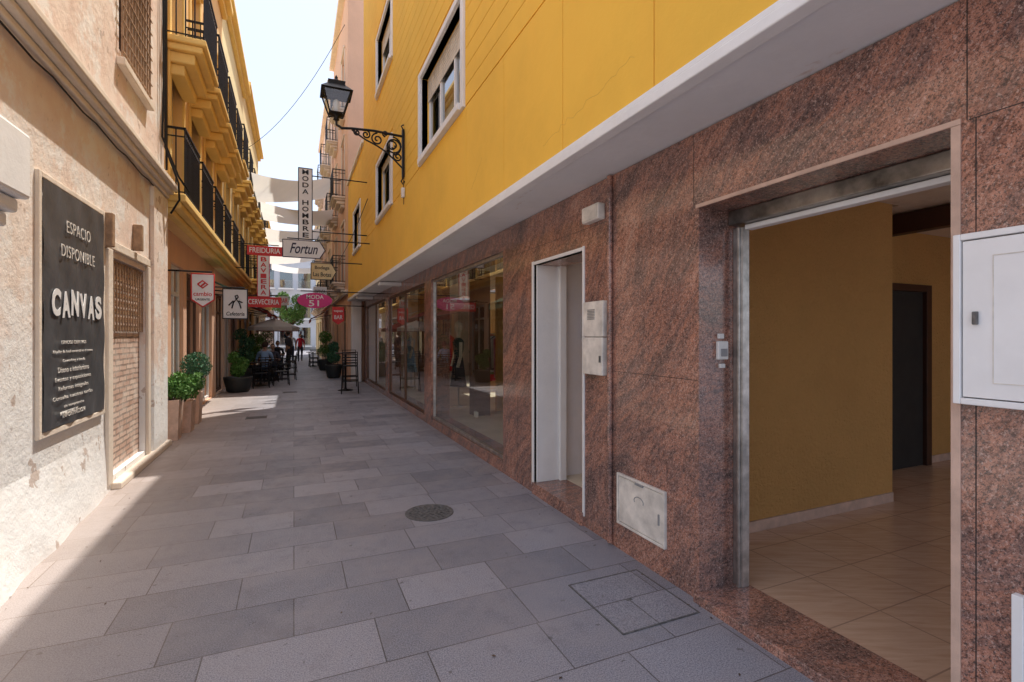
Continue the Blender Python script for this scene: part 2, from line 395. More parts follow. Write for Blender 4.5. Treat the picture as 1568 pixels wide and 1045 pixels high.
boxes(yb,'roller_guides',[(2.44,2.50,2.15,2.219,.05,2.2),(2.42,2.44,2.16,2.18,.05,2.2),(2.44,2.50,1.001,1.05,.05,2.2)],'steel',.004)
boxes(yb,'roller_box',[(2.40,2.56,1.001,2.219,2.215,2.299)],'darksteel',.006)
boxes(yb,'roller_box_lip',[(2.46,2.52,1.0505,2.15,2.185,2.213)],'whitep',.003)
tube(yb,'wall_conduit',[(W-.02,3.086,0.02),(W-.02,3.086,2.74)],.021,'granite')
box(yb,'soffit',WY+.05,2.6,-1.2,17.8,2.752,2.80,'soffit')
L=[(WY-.03,WY+.05,-1.2,17.8,2.738,2.79),(WY-.02,WY+.05,-1.2,17.8,2.792,2.825)]
boxes(yb,'overhang_trim',L,'whitep',.006)
boxes(yb,'overhang_drip_stain',[(WY+.052,WY+.062,-1.2,17.8,2.7505,2.7515)],'rust')
beams=[(WY+.0,WY+.5,y,y+.22,2.66,2.733) for y in (11.0,15.3)]
boxes(yb,'soffit_downstand',beams,'soffit',.01)
WN=[(5.23,7.16,4.12,5.30),(9.53,11.30,4.12,5.30),(14.4,16.0,4.12,5.30),(9.53,11.30,6.9,8.1),(5.23,7.16,6.9,8.1),(1.0,2.9,4.12,5.3)]
holewall(yb,'upper_wall',WY+.012,-1,.30,-1.2,YF,2.826,HF,WN,'yellow')
holewall(yb,'upper_wall_middle',WY+.012,-1,.30,YF,YS,2.826,HN,WN,'yellow')
holewall(yb,'upper_wall_end',WY+.012,-1,.30,YS,17.8,2.826,HE,WN,'yellow')
ed=[-1.195,.0,1.02,2.05,3.0,4.05,5.1,6.15,7.2,8.3,9.4,10.5,11.6,12.7,13.8,14.9,16,17,17.795]
P=[(WY,WY+.0118,a+.004,b-.004,2.83,4.03) for a,b in zip(ed[:-1],ed[1:])]
boxes(yb,'facade_panels',P,'yellow',.003)
P=[]; z=4.045; hb=.205
while z+hb<HN:
    ymax=17.795 if z+hb<HE else YS-.005
    blocks=sorted([(w[0]-.10,w[1]+.10) for w in WN if w[2]-.08<z+hb and w[3]+.08>z])
    cur=-1.195 if z+hb<HF else YF+.005
    for a,b in blocks+[(ymax,ymax)]:
        if a>cur+.02: P.append((WY,WY+.0118,cur,a,z,z+hb-.007))
        cur=max(cur,b)
    z+=hb
boxes(yb,'facade_boards',P,'yellow',.003)
def crack(y,z,dy,dz,n=16):
    return [(WY+.0003,y+dy*i/n+random.uniform(-.018,.018),z+dz*i/n+random.uniform(-.022,.022)) for i in range(n+1)]
tube(yb,'render_cracks',[crack(3.3,2.98,-1.1,.10,24),crack(4.9,3.1,-.3,.2,8)],.0012,'crack',res=0)
for i,(a,b,c,d) in enumerate(WN):
    boxes(yb,f'window_surround_{i}',[(WY-.03,WY+.10,a-.09,a,c-.08,d+.08),(WY-.03,WY+.10,b,b+.09,c-.08,d+.08),(WY-.028,WY+.10,a,b,d,d+.08),(WY-.06,WY+.10,a,b,c-.08,c)],'whitep',.006)
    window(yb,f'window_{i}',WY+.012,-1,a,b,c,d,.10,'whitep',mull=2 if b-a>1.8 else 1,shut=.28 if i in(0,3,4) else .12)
boxes(yb,'upper_mass',[(2.2,8,-1.2,2.86,2.81,HF-.01),(2.2,4.0,2.862,YF,2.81,HF-.01),(2.2,4.2,YF,YS,2.81,HN-.01),(2.2,4.2,YS,17.8,2.81,HE-.01)],'dark')  # cut back behind the facade so daylight reaches the ceiling gaps
boxes(yb,'sun_gap_wall',[(WY+.01,4.2,YS-.1,YS-.002,HE,HN-.002)],'yellow')  # made-up roof step beside the gap left for the sun patch
boxes(yb,'parapet_coping',[(WY-.05,WY+.3,YS,17.85,HE,HE+.08),(WY-.05,WY+.3,YF,YS-.001,HN,HN+.08),(WY-.05,WY+.3,-1.2,YF-.001,HF,HF+.08)],'whitep',.01)
box(yb,'end_wall',2.5,9,17.5,17.79,0,2.80,'pale')
boxes(yb,'corner_column',[(1.78,2.10,17.42,17.75,0,2.74)],'whitep',.02)
for i,(a,b) in enumerate(SW):
    f=.045
    mids=[(a+b)/2] if i else []
    L=[(W+.03,W+.08,a,a+f,.13,2.52),(W+.03,W+.08,b-f,b,.13,2.52),(W+.03,W+.08,a+f,b-f,.13,.13+f),(W+.03,W+.08,a+f,b-f,2.52-f,2.52)]
    L+=[(W+.028,W+.08,m-.02,m+.02,.13+f,2.52-f) for m in mids]
    boxes(yb,f'shop_window_frame_{i}',L,'bronze' if i else 'steel',.004)
    pane(yb,f'shop_window_glass_{i}',W+.05,a+.02,b-.02,.15,2.50,'glass')
boxes(yb,'shop_room',[(6.4,6.5,4.9,17.4,.0,2.75),(2.51,6.4,4.86,4.95,0,2.75)],'tile')
box(yb,'shop_floor',2.5,6.4,4.95,17.4,.06,.10,'tile')
boxes(yb,'shop_ceiling',[(2.602,4.7,4.81,17.4,2.752,2.80),(5.9,7,4.81,17.4,2.752,2.80)]+[(4.7,5.9,y,y+1.7,2.752,2.80) for y in (4.81,7.4,10.0,12.6,15.7)],'soffit')  # gaps added between the slabs to let daylight into the shop
box(yb,'vestibule_ceiling',2.602,4.1,2.851,4.8,2.752,2.80,'soffit')  # stops short of the back wall, gap added to daylight the vestibule
boxes(yb,'shop_partition',[(3.6,6.3,8.9,9.0,.1,2.7),(4.6,6.3,12.6,12.7,.1,2.7)],'yellowint')
boxes(yb,'shop_columns',[(3.0,3.3,8.50,8.8,.1,2.74),(3.0,3.3,12.75,13.0,.1,2.74)],'bronze')
boxes(yb,'shop_socket',[(2.56,2.60,7.2,7.3,.30,.38)],'white')
boxes(yb,'shop_shelves',[(5.9,6.35,5.3,8.3,z,z+.04) for z in (.5,1.0,1.5,2.0)]+[(5.9,6.35,y,y+.04,.1,2.2) for y in (5.3,6.8,8.3)],'wood')
boxes(yb,'vestibule_walls',[(2.5,4.6,4.46,4.56,0,2.75),(4.5,4.6,2.86,4.46,0,2.75)],'lilac')
box(yb,'vestibule_floor',2.51,4.5,2.86,4.46,.08,.112,'tile')
boxes(yb,'vestibule_white_jamb',[(W+.02,2.43,4.372,4.3915,.11,2.25),(2.43,2.50,4.33,4.459,.11,2.25)],'whitep',.004)
boxes(yb,'small_door_frame',[(W-.012,W+.05,4.392,4.43,.08,2.285),(W-.012,W+.05,3.487-.025,3.487,.08,2.285),(W-.012,W+.05,3.487,4.392,2.25,2.28)],'whitep',.004)
boxes(yb,'vestibule_panel',[(2.75,2.95,4.42,4.459,1.5,1.75),(3.0,3.05,4.42,4.459,.9,1.7)],'offwhite')
boxes(yb,'room_side_wall',[(2.51,5.0,2.75,2.85,0,2.8)],'yellowint')
boxes(yb,'room_alcove_walls',[(5.0,5.1,2.853,3.5,0,2.8),(5.1,7.6,3.4,3.5,0,2.8),(7.6,7.7,-1.2,3.5,0,2.8)],'yellowint')
boxes(yb,'room_ceiling',[(2.602,7.6,-1.2,2.749,2.752,2.80),(5.1,7.6,2.75,3.4,2.752,2.80)],'cream')
boxes(yb,'room_beams',[(5.4,5.52,-1,3.3,2.55,2.74)],'darkwood')
box(yb,'room_floor',2.5,7.6,-1.2,3.4,.02,.045,'floorwood')
boxes(yb,'room_skirting',[(2.52,4.99,2.735,2.749,.046,.13),(7.585,7.599,-1,3.39,.046,.13),(6.85,7.58,3.385,3.399,.046,.13)],'terracotta')
boxes(yb,'room_inner_door',[(5.95,6.72,3.375,3.395,.046,2.06)],'dark')  # black panel paints the shade of an open doorway
boxes(yb,'room_inner_door_frame',[(5.87,5.95,3.33,3.398,.046,2.14),(6.72,6.82,3.33,3.398,.046,2.14),(5.95,6.72,3.33,3.398,2.06,2.14)],'darkwood',.005)
boxes(yb,'room_light_switch',[(2.62,2.70,2.735,2.7505,1.38,1.46)],'white',.004)
boxes(yb,'room_rear_infill',[(2.5,4.6,-1.3,-1.2,0,2.8)],'yellowint')  # rest of this unseen end left open to bring daylight into the room

def cabinet(name,y0,y1,z0,z1,mat,proj=.02,lock=True,fr=.03):
    g=group(name,(W,(y0+y1)/2,z0))
    boxes(g,'frame',[(W-proj,W,y0,y0+fr,z0,z1),(W-proj,W,y1-fr,y1,z0,z1),(W-proj,W,y0+fr,y1-fr,z0,z0+fr),(W-proj,W,y0+fr,y1-fr,z1-fr,z1)],mat,.003)
    boxes(g,'door',[(W-proj*.8,W-.002,y0+fr+.004,y1-fr-.004,z0+fr+.004,z1-fr-.004)],mat,.003)
    if lock:
        boxes(g,'lock',[(W-proj-.008,W-proj*.8,y1-fr-.05,y1-fr-.035,(z0+z1)/2-.02,(z0+z1)/2+.025)],'iron',.003)
    return g
g=cabinet('electric_cabinet',.46,.984,1.312,1.907,'whitemetal',.03,True,.022)
boxes(g,'door_bead',[(W-.0262,W-.0235,.52,.875,1.39,1.393),(W-.0262,W-.0235,.52,.875,1.82,1.823),(W-.0262,W-.0235,.872,.875,1.393,1.82)],'offwhite')
cabinet('utility_cabinet',.40,.827,.15,.71,'whitemetal',.03)
g=cabinet('gas_meter_cabinet',2.49,3.0,.195,.56,'offwhite',.022,False,.018)
boxes(g,'latch',[(W-.024,W-.017,2.54,2.552,.33,.40),(W-.03,W-.017,2.70,2.78,.53,.545)],'greyplastic')
tube(g,'cast_mark',[[(W-.019,2.75+.05*math.cos(a),.42+.03*math.sin(a)) for a in [i*.5 for i in range(-1,8)]]],.003,'greyplastic')
g=group('junction_box',(W,3.29,2.45)); boxes(g,'case',[(W-.07,W,3.17,3.40,2.44,2.565)],'offwhite',.01); boxes(g,'lid',[(W-.078,W-.07,3.185,3.385,2.452,2.553)],'offwhite',.004)
g=group('intercom_panel',(W,3.29,1.5))
boxes(g,'case_upper',[(W-.045,W,3.14,3.42,1.545,1.82)],'offwhite',.008); boxes(g,'case_lower',[(W-.05,W,3.14,3.42,1.25,1.54)],'offwhite',.008)
boxes(g,'grille',[(W-.05,W-.045,3.25,3.35,1.68+.012*i,1.686+.012*i) for i in range(7)],'greyplastic')
boxes(g,'keyhole',[(W-.056,W-.05,3.16,3.18,1.35,1.40)],'iron')
g=group('doorbell',(2.34,2.2,1.5)); boxes(g,'case',[(2.30,2.38,2.195,2.219,1.41,1.52)],'white',.006); boxes(g,'button',[(2.315,2.365,2.188,2.195,1.43,1.475)],'greyplastic',.003)
boxes(g,'brackets',[(2.31,2.35,2.20,2.2185,1.535,1.565),(2.32,2.36,2.20,2.2185,1.36,1.385)],'white',.004)

def mannequin(x,y,mat):
    g=group('shop_mannequin',(x,y,.1))
    lathe(g,'dress',[(.02,1.42),(.09,1.40),(.16,1.34),(.15,1.18),(.11,1.05),(.15,.92),(.20,.6),(.24,.42),(.01,.42)],(x,y,.1),mat,18,True,(.7,1))
    lathe(g,'neck_and_head',[(.045,1.38),(.04,1.5),(.07,1.56),(.085,1.64),(.07,1.72),(.01,1.77)],(x,y,.1),'offwhite',14)
    lathe(g,'stand',[(.16,0),(.16,.015),(.015,.03),(.015,.45)],(x,y,.1),'steel',14)
    tube(g,'arms',[[(x,y-.16,1.42),(x-.02,y-.22,1.15),(x-.08,y-.2,.92)],[(x,y+.16,1.42),(x-.02,y+.22,1.15),(x-.08,y+.2,.92)]],.033,'offwhite')
mannequin(3.0,6.5,'dressred'); mannequin(3.1,9.8,'shirtdark'); mannequin(3.2,11.5,'shirtwhite'); mannequin(3.1,14.3,'shirtblue')
def rack(x,y0,y1):
    g=group('clothes_rack',(x,(y0+y1)/2,.1))
    tube(g,'rail',[[(x,y0,.1),(x,y0,1.6),(x,y1,1.6),(x,y1,.1)],[(x-.2,y0,.12),(x+.2,y0,.12)],[(x-.2,y1,.12),(x+.2,y1,.12)]],.015,'steel')
    y=y0+.08; k=0
    prof=[(-.22,.0),(-.20,-.75),(.20,-.75),(.22,0),(.10,.08),(-.10,.08)]
    while y<y1-.05:
        n=len(prof); ln=random.uniform(.8,1.35); w_=random.uniform(.8,1.1)
        V=[(x+p[0]*w_,y,1.48+p[1]*ln) for p in prof]+[(x+p[0]*w_,y+.035,1.48+p[1]*ln) for p in prof]
        F=[tuple(range(n)),tuple(range(2*n-1,n-1,-1))]+[(i,n+i,n+(i+1)%n,(i+1)%n) for i in range(n)]
        meshobj(f'garment_{k}',V,F,random.choice(['shirtwhite','dressred','shirtblue','clothgreen','clothpink','jeans','offwhite']),g); k+=1; y+=random.uniform(.09,.16)
rack(4.2,6.9,8.5); rack(4.2,9.6,11.6); rack(4.0,13.6,15.8)

# ------------------------------------------------------------------ street lamp
sl=group('street_lamp',(WY,8.32,4.6)); Y=8.32
boxes(sl,'wall_bar',[(WY-.05,WY-.012,Y-.03,Y+.03,4.2,5.0)],'black',.005)
tube(sl,'wall_bar_finials',[[(WY-.03,Y,4.2),(WY-.06,Y,4.13),(WY-.03,Y,4.08),(WY-.01,Y,4.14)],[(WY-.03,Y,5.0),(WY-.06,Y,5.05),(WY-.02,Y,5.08)]],.012,'black')
arm=[(WY-.03,Y,4.88),(1.2,Y,4.90),(.85,Y,4.88),(.70,Y,4.86),(.62,Y,4.90),(.615,Y,4.98)]
tube(sl,'arm',arm,.02,'black')
def spiral(cx,cz,r,a0,turns,sgn=1,n=26):
    return [(cx+(r*(1-.8*i/n))*math.cos(a0+sgn*turns*2*math.pi*i/n),Y,cz+(r*(1-.8*i/n))*math.sin(a0+sgn*turns*2*math.pi*i/n)) for i in range(n+1)]
sp=[spiral(1.50,4.70,.15,R(90),1.6,-1),spiral(1.50,4.70,.15,R(-90),1.3,1),spiral(1.25,4.77,.10,R(90),1.5,1),spiral(1.07,4.82,.07,R(90),1.4,-1),spiral(.93,4.83,.055,R(80),1.4,1)]
sp.append([(WY-.04,Y,4.35),(1.55,Y,4.45),(1.40,Y,4.58),(1.25,Y,4.66),(1.05,Y,4.74),(.85,Y,4.86)])
sp.append(spiral(1.58,4.53,.08,R(120),1.5,1)); sp.append(spiral(1.38,4.88,.05,R(-90),1.3,-1))
tube(sl,'scrollwork',sp,.013,'black')
lx,ly=.615,Y
lathe(sl,'lantern_cup',[(.02,0),(.05,.02),(.03,.05),(.10,.09),(.115,.10)],(lx,ly,4.96),'black',12)
b0,b1,zb,zt=.105,.20,5.06,5.38
def frust(a,za,b,zb_): 
    V=[(lx-a,ly-a,za),(lx+a,ly-a,za),(lx+a,ly+a,za),(lx-a,ly+a,za),(lx-b,ly-b,zb_),(lx+b,ly-b,zb_),(lx+b,ly+b,zb_),(lx-b,ly+b,zb_)]
    return V,[(0,1,5,4),(1,2,6,5),(2,3,7,6),(3,0,4,7)]
V,F=frust(b0,zb,b1,zt); meshobj('lantern_glass',V,F,'lampglass',sl)
tube(sl,'lantern_corner_bars',[[(lx+sx*b0,ly+sy*b0,zb),(lx+sx*b1,ly+sy*b1,zt)] for sx in(-1,1) for sy in (-1,1)]+[[(lx-b1,ly-b1,zt),(lx+b1,ly-b1,zt),(lx+b1,ly+b1,zt),(lx-b1,ly+b1,zt),(lx-b1,ly-b1,zt)],[(lx-b0,ly-b0,zb),(lx+b0,ly-b0,zb),(lx+b0,ly+b0,zb),(lx-b0,ly+b0,zb),(lx-b0,ly-b0,zb)]],.012,'black')
V,F=frust(.235,zt+.005,.12,zt+.12); meshobj('lantern_roof',V+[],F+[(3,2,1,0),(4,5,6,7)],'black',sl)
V,F=frust(.12,zt+.12,.13,zt+.17); meshobj('lantern_vent',V,F+[(4,5,6,7)],'black',sl)
lathe(sl,'lantern_finial',[(.10,0),(.05,.05),(.02,.07),(.025,.1),(.001,.14)],(lx,ly,zt+.17),'black',10)
lathe(sl,'lantern_bulb',[(.03,0),(.04,.05),(.055,.12),(.04,.18),(.01,.2)],(lx,ly,5.1),'signwhite',12)
boxes(sl,'junction_and_cable',[(WY-.06,WY-.012,Y-.05,Y+.03,3.86,4.02)],'white',.006)
tube(sl,'feed_cable',[(WY-.02,Y,4.2),(WY-.03,Y-.02,4.0),(WY-.02,Y,3.75)],.006,'black')

# ------------------------------------------------------------------ LEFT PINK BUILDING
pb=group('pink_plaster_building',(-3,5,0)); XL=-1.70; HP=6.6
holes=[(6.21,7.51,.12,2.36),(6.5,7.5,4.6,6.3)]
holewall(pb,'wall',XL,1,.35,1.2,8.5,0,HP,holes,'pink')
N=24; V=[];F=[]
for i in range(N+1):
    y=2.0+(6.2-2.0)*i/N; off=.215*(1-min(1,(y-2.0)/4.2))**.8+.012
    for j,(k,z) in enumerate([(1.0,0.0),(.9,.10),(.62,.24),(.3,.40),(0.0,.58)]):
        V.append((XL+off*k*(1+.12*math.sin(y*7+j)),y,z+.0))
for i in range(N):
    for j in range(4): a=i*5+j; F.append((a,a+5,a+6,a+1))
meshobj('base_render',V,F,'pink',pb,True)
boxes(pb,'kerb_strip',[(XL,XL+.10,6.2,8.5,-.01,.07)],'cream',.02)
box(pb,'walled_up_door',XL-.06,XL-.12,6.2,7.52,.1,2.37,'brickin')
boxes(pb,'door_surround',[(XL,XL+.035,6.06,6.20,.07,2.42),(XL,XL+.035,7.52,7.64,.07,2.42),(XL,XL+.03,6.06,7.64,2.425,2.52)],'cream',.01)
L=[]
for i in range(14): L.append((XL-.03,XL-.018,6.22+i*.0975,6.235+i*.0975,1.60,2.34))
for i in range(9): L.append((XL-.045,XL-.03,6.21,7.51,1.62+i*.088,1.635+i*.088))
boxes(pb,'door_grating',L,'wood')
boxes(pb,'wood_corbels',[(XL,XL+.09,5.97,6.05,2.42,2.75),(XL,XL+.09,6.98,7.06,2.54,2.84)],'wood',.01)
boxes(pb,'cornice',[(XL,XL+.07,1.2,8.5,3.52,3.575),(XL,XL+.12,1.2,8.5,3.578,3.63),(XL,XL+.18,1.2,8.52,3.633,3.70)],'cream',.012)
boxes(pb,'plaster_patch',[(XL,XL+.05,7.72,8.48,0,3.5)],'pink',.01)
window(pb,'window',XL,1,6.5,7.5,4.6,6.3,.22,'darkwood')
L=[(XL+.03,XL+.05,6.45+i*.11,6.462+i*.11,4.5,6.4) for i in range(11)]+[(XL+.05,XL+.06,6.42,7.6,4.55+i*.16,4.562+i*.16) for i in range(12)]
boxes(pb,'window_grille',L,'wood')
boxes(pb,'window_sill',[(XL,XL+.08,6.4,7.6,4.40,4.48)],'cream',.01)
boxes(pb,'pilaster_shaft',[(XL,XL+.10,3.0,3.90,0,2.20)],'pink',.02)
boxes(pb,'pilaster_capital',[(XL,XL+.13,2.9,3.94,2.202,2.29),(XL,XL+.17,2.9,3.97,2.293,2.38),(XL,XL+.22,2.9,3.99,2.383,2.78)],'whitep',.02)
boxes(pb,'mass',[(-9,XL-.36,1.2,8.5,0,HP)],'pink')
boxes(pb,'parapet_cap',[(XL-.3,XL+.06,1.2,8.5,HP+.002,HP+.07)],'cream',.01)
tube(pb,'facade_cables',[[(XL+.05,8.3,HP),(XL+.06,8.28,5.5),(XL+.05,8.33,4.2),(XL+.20,8.36,3.72),(XL+.20,8.42,3.5),(XL+.09,8.45,3.3)],[(XL+.05,8.2,HP),(XL+.06,8.18,5.0),(XL+.04,8.2,4.3),(XL+.21,8.3,3.8),(XL+.3,8.5,3.65)],[(XL+.05,8.38,HP),(XL+.05,8.4,3.9)]],.014,'black')
tube(pb,'cornice_cable',[(XL+.04,1.2+.3*i,3.50-.012*(i%3)) for i in range(25)],.007,'black')

ps=group('canvas_poster',(XL,5.3,1.8))
boxes(ps,'frame',[(XL,XL+.03,4.62,4.665,.80,2.75),(XL,XL+.03,5.93,5.98,.80,2.75),(XL,XL+.03,4.665,5.93,.80,.845),(XL,XL+.03,4.665,5.93,2.705,2.75)],'cream',.006)
V=[];F=[];n=40
for i in range(n+1):
    for j in range(n+1):
        y=4.67+1.255*i/n; z=.85+1.85*j/n
        V.append((XL+.034+.005*math.sin(i*.5+j*.21)*math.sin(j*.27+1)+.003*math.sin(i*.9-j*.6),y,z))
for i in range(n):
    for j in range(n): a=i*(n+1)+j; F.append((a,a+n+1,a+n+2,a+1))
meshobj('vinyl_sheet',V,F,'poster',ps,True)
xt=XL+.043
text(ps,'line_espacio','ESPACIO',(xt,5.3,2.42),RX,.50,.095,'offwhite',0,1,-.008,1.1)
text(ps,'line_disponible','DISPONIBLE',(xt,5.3,2.22),RX,.70,.095,'offwhite',0,1,-.008,1.1)
for i,(ch,dz,rr) in enumerate(zip('CANVAS',(0,-.01,.01,0,-.01,.0),(.1,-.05,.04,-.06,.05,-.1))):
    o=text(ps,f'letter_{i}',ch,(xt,4.86+.178*i,1.80+dz),(R(90)+0,rr,R(90)),.15,.21,'signwhite',0,1,.045)
zz=1.50
for i,(t,w_,h_) in enumerate([('ESPACIOS CREATIVOS',.5,.026),('Alquiler de local comercial en el centro',.8,.028),('Coworking y tienda',.45,.028),('Diseno e interiorismo',.62,.042),('Eventos y exposiciones',.72,.042),('Reformas integrales',.6,.042),('Consulta nuestras tarifas',.8,.028),('sin compromiso',.4,.028),('INFORMACION',.45,.036)]):
    text(ps,f'small_line_{i}',t,(xt,5.2,zz),RX,w_,h_,'offwhite',0,1,-.01,1.08); zz-=.072
text(ps,'footer','www.canvas.es',(xt,5.1,.95),RX,.35,.03,'offwhite',0,1,-.01)

# ------------------------------------------------------------------ LEFT ORANGE BUILDING
def leftbuilding(name,y0,y1,h,mat,floors,bays,bal,xg=-1.88,groundholes=(),gmat='orange',balmat='orangemold'):
    g=group(name,(-4,(y0+y1)/2,0))
    bw=(y1-y0)/bays; H=[]
    for zf in floors:
        for k in range(bays):
            c=y0+bw*(k+.5); H.append((c-.45,c+.45,zf+.05,zf+2.15))
    holewall(g,'upper_wall',XL,1,.3,y0,y1,3.30,h,H,mat)
    for i,hh in enumerate(H):
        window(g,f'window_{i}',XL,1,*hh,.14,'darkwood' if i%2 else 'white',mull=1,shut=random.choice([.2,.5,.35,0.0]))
        boxes(g,f'window_moulding_{i}',[(XL,XL+.03,hh[0]-.12,hh[0]-.002,hh[2],hh[3]+.1),(XL,XL+.03,hh[1]+.002,hh[1]+.12,hh[2],hh[3]+.1),(XL,XL+.035,hh[0]-.001,hh[1]+.001,hh[3]+.003,hh[3]+.1),(XL,XL+.07,hh[0]-.15,hh[1]+.15,hh[3]+.103,hh[3]+.16)],balmat,.006)
    holewall(g,'ground_wall',xg,1,.25,y0,y1,0,3.30,groundholes,gmat)
    for i,hh in enumerate(groundholes):
        window(g,f'shop_{i}',xg,1,*hh,.06,'bronze' if i%2==0 else 'white','glassdark',mull=1,fw=.07,trans=hh[3]-.5)
    boxes(g,'string_course',[(-2.2,XL+.10,y0,y1,3.31,3.40),(XL,XL+.20,y0,y1,3.403,3.50),(XL,XL+.26,y0,y1,3.503,3.62)],balmat,.02)
    boxes(g,'roof_cornice',[(XL,XL+.12,y0,y1,h-.25,h-.12),(XL-.3,XL+.25,y0,y1,h-.117,h+.03)],balmat,.02)
    boxes(g,'mass',[(-9,XL-.31,y0,y1,3.3,h-.01),(-9,xg-.26,y0,y1,0,3.3)],mat)
    for fi,zf in enumerate(floors):
        for k in range(bays):
            c=y0+bw*(k+.5)
            if bal[fi]=='full': balcony(g,f'balcony_{fi}_{k}',XL,XL+.50,c-.68,c+.68,zf,balmat)
            elif bal[fi]=='juliet':
                railing(g,f'juliet_railing_{fi}_{k}',XL,XL+.22,c-.62,c+.62,zf+.05 if fi else 3.64,zf+1.0)
    return g
ob=leftbuilding('orange_balcony_building',8.52,14.8,10.0,'orange',[3.62,5.88],4,['juliet','full'],groundholes=[(8.75,9.65,.45,2.9),(9.9,10.9,.02,2.8),(11.2,12.6,.3,2.8),(12.9,14.4,.02,2.8)],gmat='pale2')
lb2=leftbuilding('cream_balcony_building',14.8,20.6,10.5,'orange2',[3.62,6.2],3,['juliet','full'],groundholes=[(15.1,16.6,.02,2.7),(16.9,18.4,.02,2.7),(18.7,20.2,.02,2.7)],gmat='pale')
lb3=leftbuilding('ochre_townhouse',20.6,29,10.9,'orange2',[3.62,6.3],4,['full','full'],groundholes=[(21,22.6,.02,2.7),(23.2,25,.02,2.7),(25.6,27.8,.02,2.7)],gmat='orange')
lb4=leftbuilding('salmon_townhouse',29,40,9.0,'pale2',[3.62,6.1],5,['juliet','juliet'],groundholes=[(30,33,.02,2.7),(34,38,.02,2.7)],gmat='cream')

# ------------------------------------------------------------------ RIGHT FAR BUILDINGS
def rightbuilding(name,y0,y1,h,mat,floors,bays,xf=1.70,bal=True,trim='cream'):
    g=group(name,(4,(y0+y1)/2,0)); bw=(y1-y0)/bays; H=[]
    for zf in floors:
        for k in range(bays):
            c=y0+bw*(k+.5); H.append((c-.5,c+.5,zf+.05,zf+2.1))
    GH=[]
    for k in range(bays):
        c=y0+bw*(k+.5); GH.append((c-.8,c+.8,.02,2.6))
    holewall(g,'wall',xf,-1,.3,y0,y1,0,h,H+GH,mat)
    for i,hh in enumerate(H):
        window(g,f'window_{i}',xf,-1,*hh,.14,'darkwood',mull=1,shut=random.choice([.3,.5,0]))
        boxes(g,f'window_moulding_{i}',[(xf-.03,xf,hh[0]-.12,hh[0]-.002,hh[2],hh[3]+.1),(xf-.03,xf,hh[1]+.002,hh[1]+.12,hh[2],hh[3]+.1),(xf-.06,xf,hh[0]-.15,hh[1]+.15,hh[3]+.103,hh[3]+.17)],trim,.006)
        if bal: balcony(g,f'balcony_{i}',xf,xf-.45,hh[0]-.2,hh[1]+.2,hh[2]-.12,trim,.14,.95)
    for i,hh in enumerate(GH): window(g,f'shop_{i}',xf,-1,*hh,.1,'bronze',mull=1,fw=.07,trans=2.1)
    boxes(g,'cornices',[(xf-.12,xf,y0,y1,3.0,3.15),(xf-.2,xf+.3,y0,y1,h-.15,h+.05)],trim,.02)
    boxes(g,'mass',[(xf+.31,9,y0+.005,y1,0,h-.01)],mat)
    boxes(g,'gable_face',[(xf+.001,9,y0-.012,y0+.003,2.9,h-.16)],mat)
    return g
rb=rightbuilding('pink_townhouse',17.87,24.5,14.0,'pale2',[3.5,6.6,9.8],2)
boxes(rb,'roof_terrace',[(1.9,4,18.5,22,14.05,15.6)],'pale')
rightbuilding('terracotta_townhouse',24.52,34,13.4,'pale',[3.5,6.6,9.8],3,1.62)
rightbuilding('cream_townhouse',34.02,46,10.5,'orange2',[3.5,6.6],4,1.75)

fb=group('grey_apartment_block',(0,64,0))
box(fb,'mass',-14,14,60,72,0,10.2,'greyb')
L=[];Gs=[];Bs=[]
for zf in (.6,3.6,6.9):
    for k in range(14):
        x=-12.5+k*1.85; L.append((x,x+1.25,59.93,59.96,zf,zf+1.9)); Bs+= [(x-.15,x+1.4,59.2,59.9,zf-.25,zf-.12)]
        Gs+=[(x-.15+.12*i,x-.13+.12*i,59.22,59.24,zf-.12,zf+.75) for i in range(13)]
boxes(fb,'windows',L,'glassdark'); boxes(fb,'window_backing',[(a,b,59.97,59.999,e,f) for a,b,c,d,e,f in L],'navy')
boxes(fb,'balcony_slabs',Bs,'white'); boxes(fb,'balcony_bars',Gs,'steel')
boxes(fb,'roof_edge',[(-14.2,14.2,59.6,72,10.2,10.45)],'whitep')

# ------------------------------------------------------------------ sails
def sail(c,sag=.35,n=14):
    g=group('shade_sail',tuple((Vector(c[0])+Vector(c[2]))/2))
    V=[];F=[];c=[Vector(x) for x in c]
    for i in range(n+1):
        for j in range(n+1):
            u=i/n;v=j/n
            vv=.5+(v-.5)*(1-.16*math.sin(math.pi*u))
            p=(c[0]*(1-u)+c[1]*u)*(1-vv)+(c[3]*(1-u)+c[2]*u)*vv
            p.z-=sag*4*u*(1-u)*.5+.1*math.sin(math.pi*v)
            V.append(tuple(p))
    for i in range(n):
        for j in range(n): a=i*(n+1)+j; F.append((a,a+1,a+n+2,a+n+1))
    meshobj('cloth',V,F,'sail',g,True)
    tube(g,'ropes',[[tuple(p),(math.copysign(1.72,p.x),p.y,p.z+.1)] for p in c],.008,'black')
for (yl,yr,zl,zr,w_) in [(17.0,22.0,6.6,8.2,3.0),(22.0,21.0,7.0,6.6,2.6),(25.5,27.5,6.6,7.2,2.6),(30,29,7.2,6.7,2.6),(34,36,6.6,7.2,2.6),(39,38.5,6.8,6.5,2.6)]:
    sail([(-1.5,yl,zl),(1.45,yr,zr),(1.45,yr+w_,zr-.1),(-1.5,yl+w_,zl-.25)])

oc=group('overhead_cable',(0,12,9))
def cat(a,b,s,n=14):
    a=Vector(a);b=Vector(b); return [tuple(a.lerp(b,i/n)-Vector((0,0,s*4*(i/n)*(1-i/n)))) for i in range(n+1)]
tube(oc,'wires',[cat((-1.7,22,8.9),(1.7,19,12.9),.6),cat((1.65,12.5,4.9),(1.65,22,4.6),.15)],.009,'black')

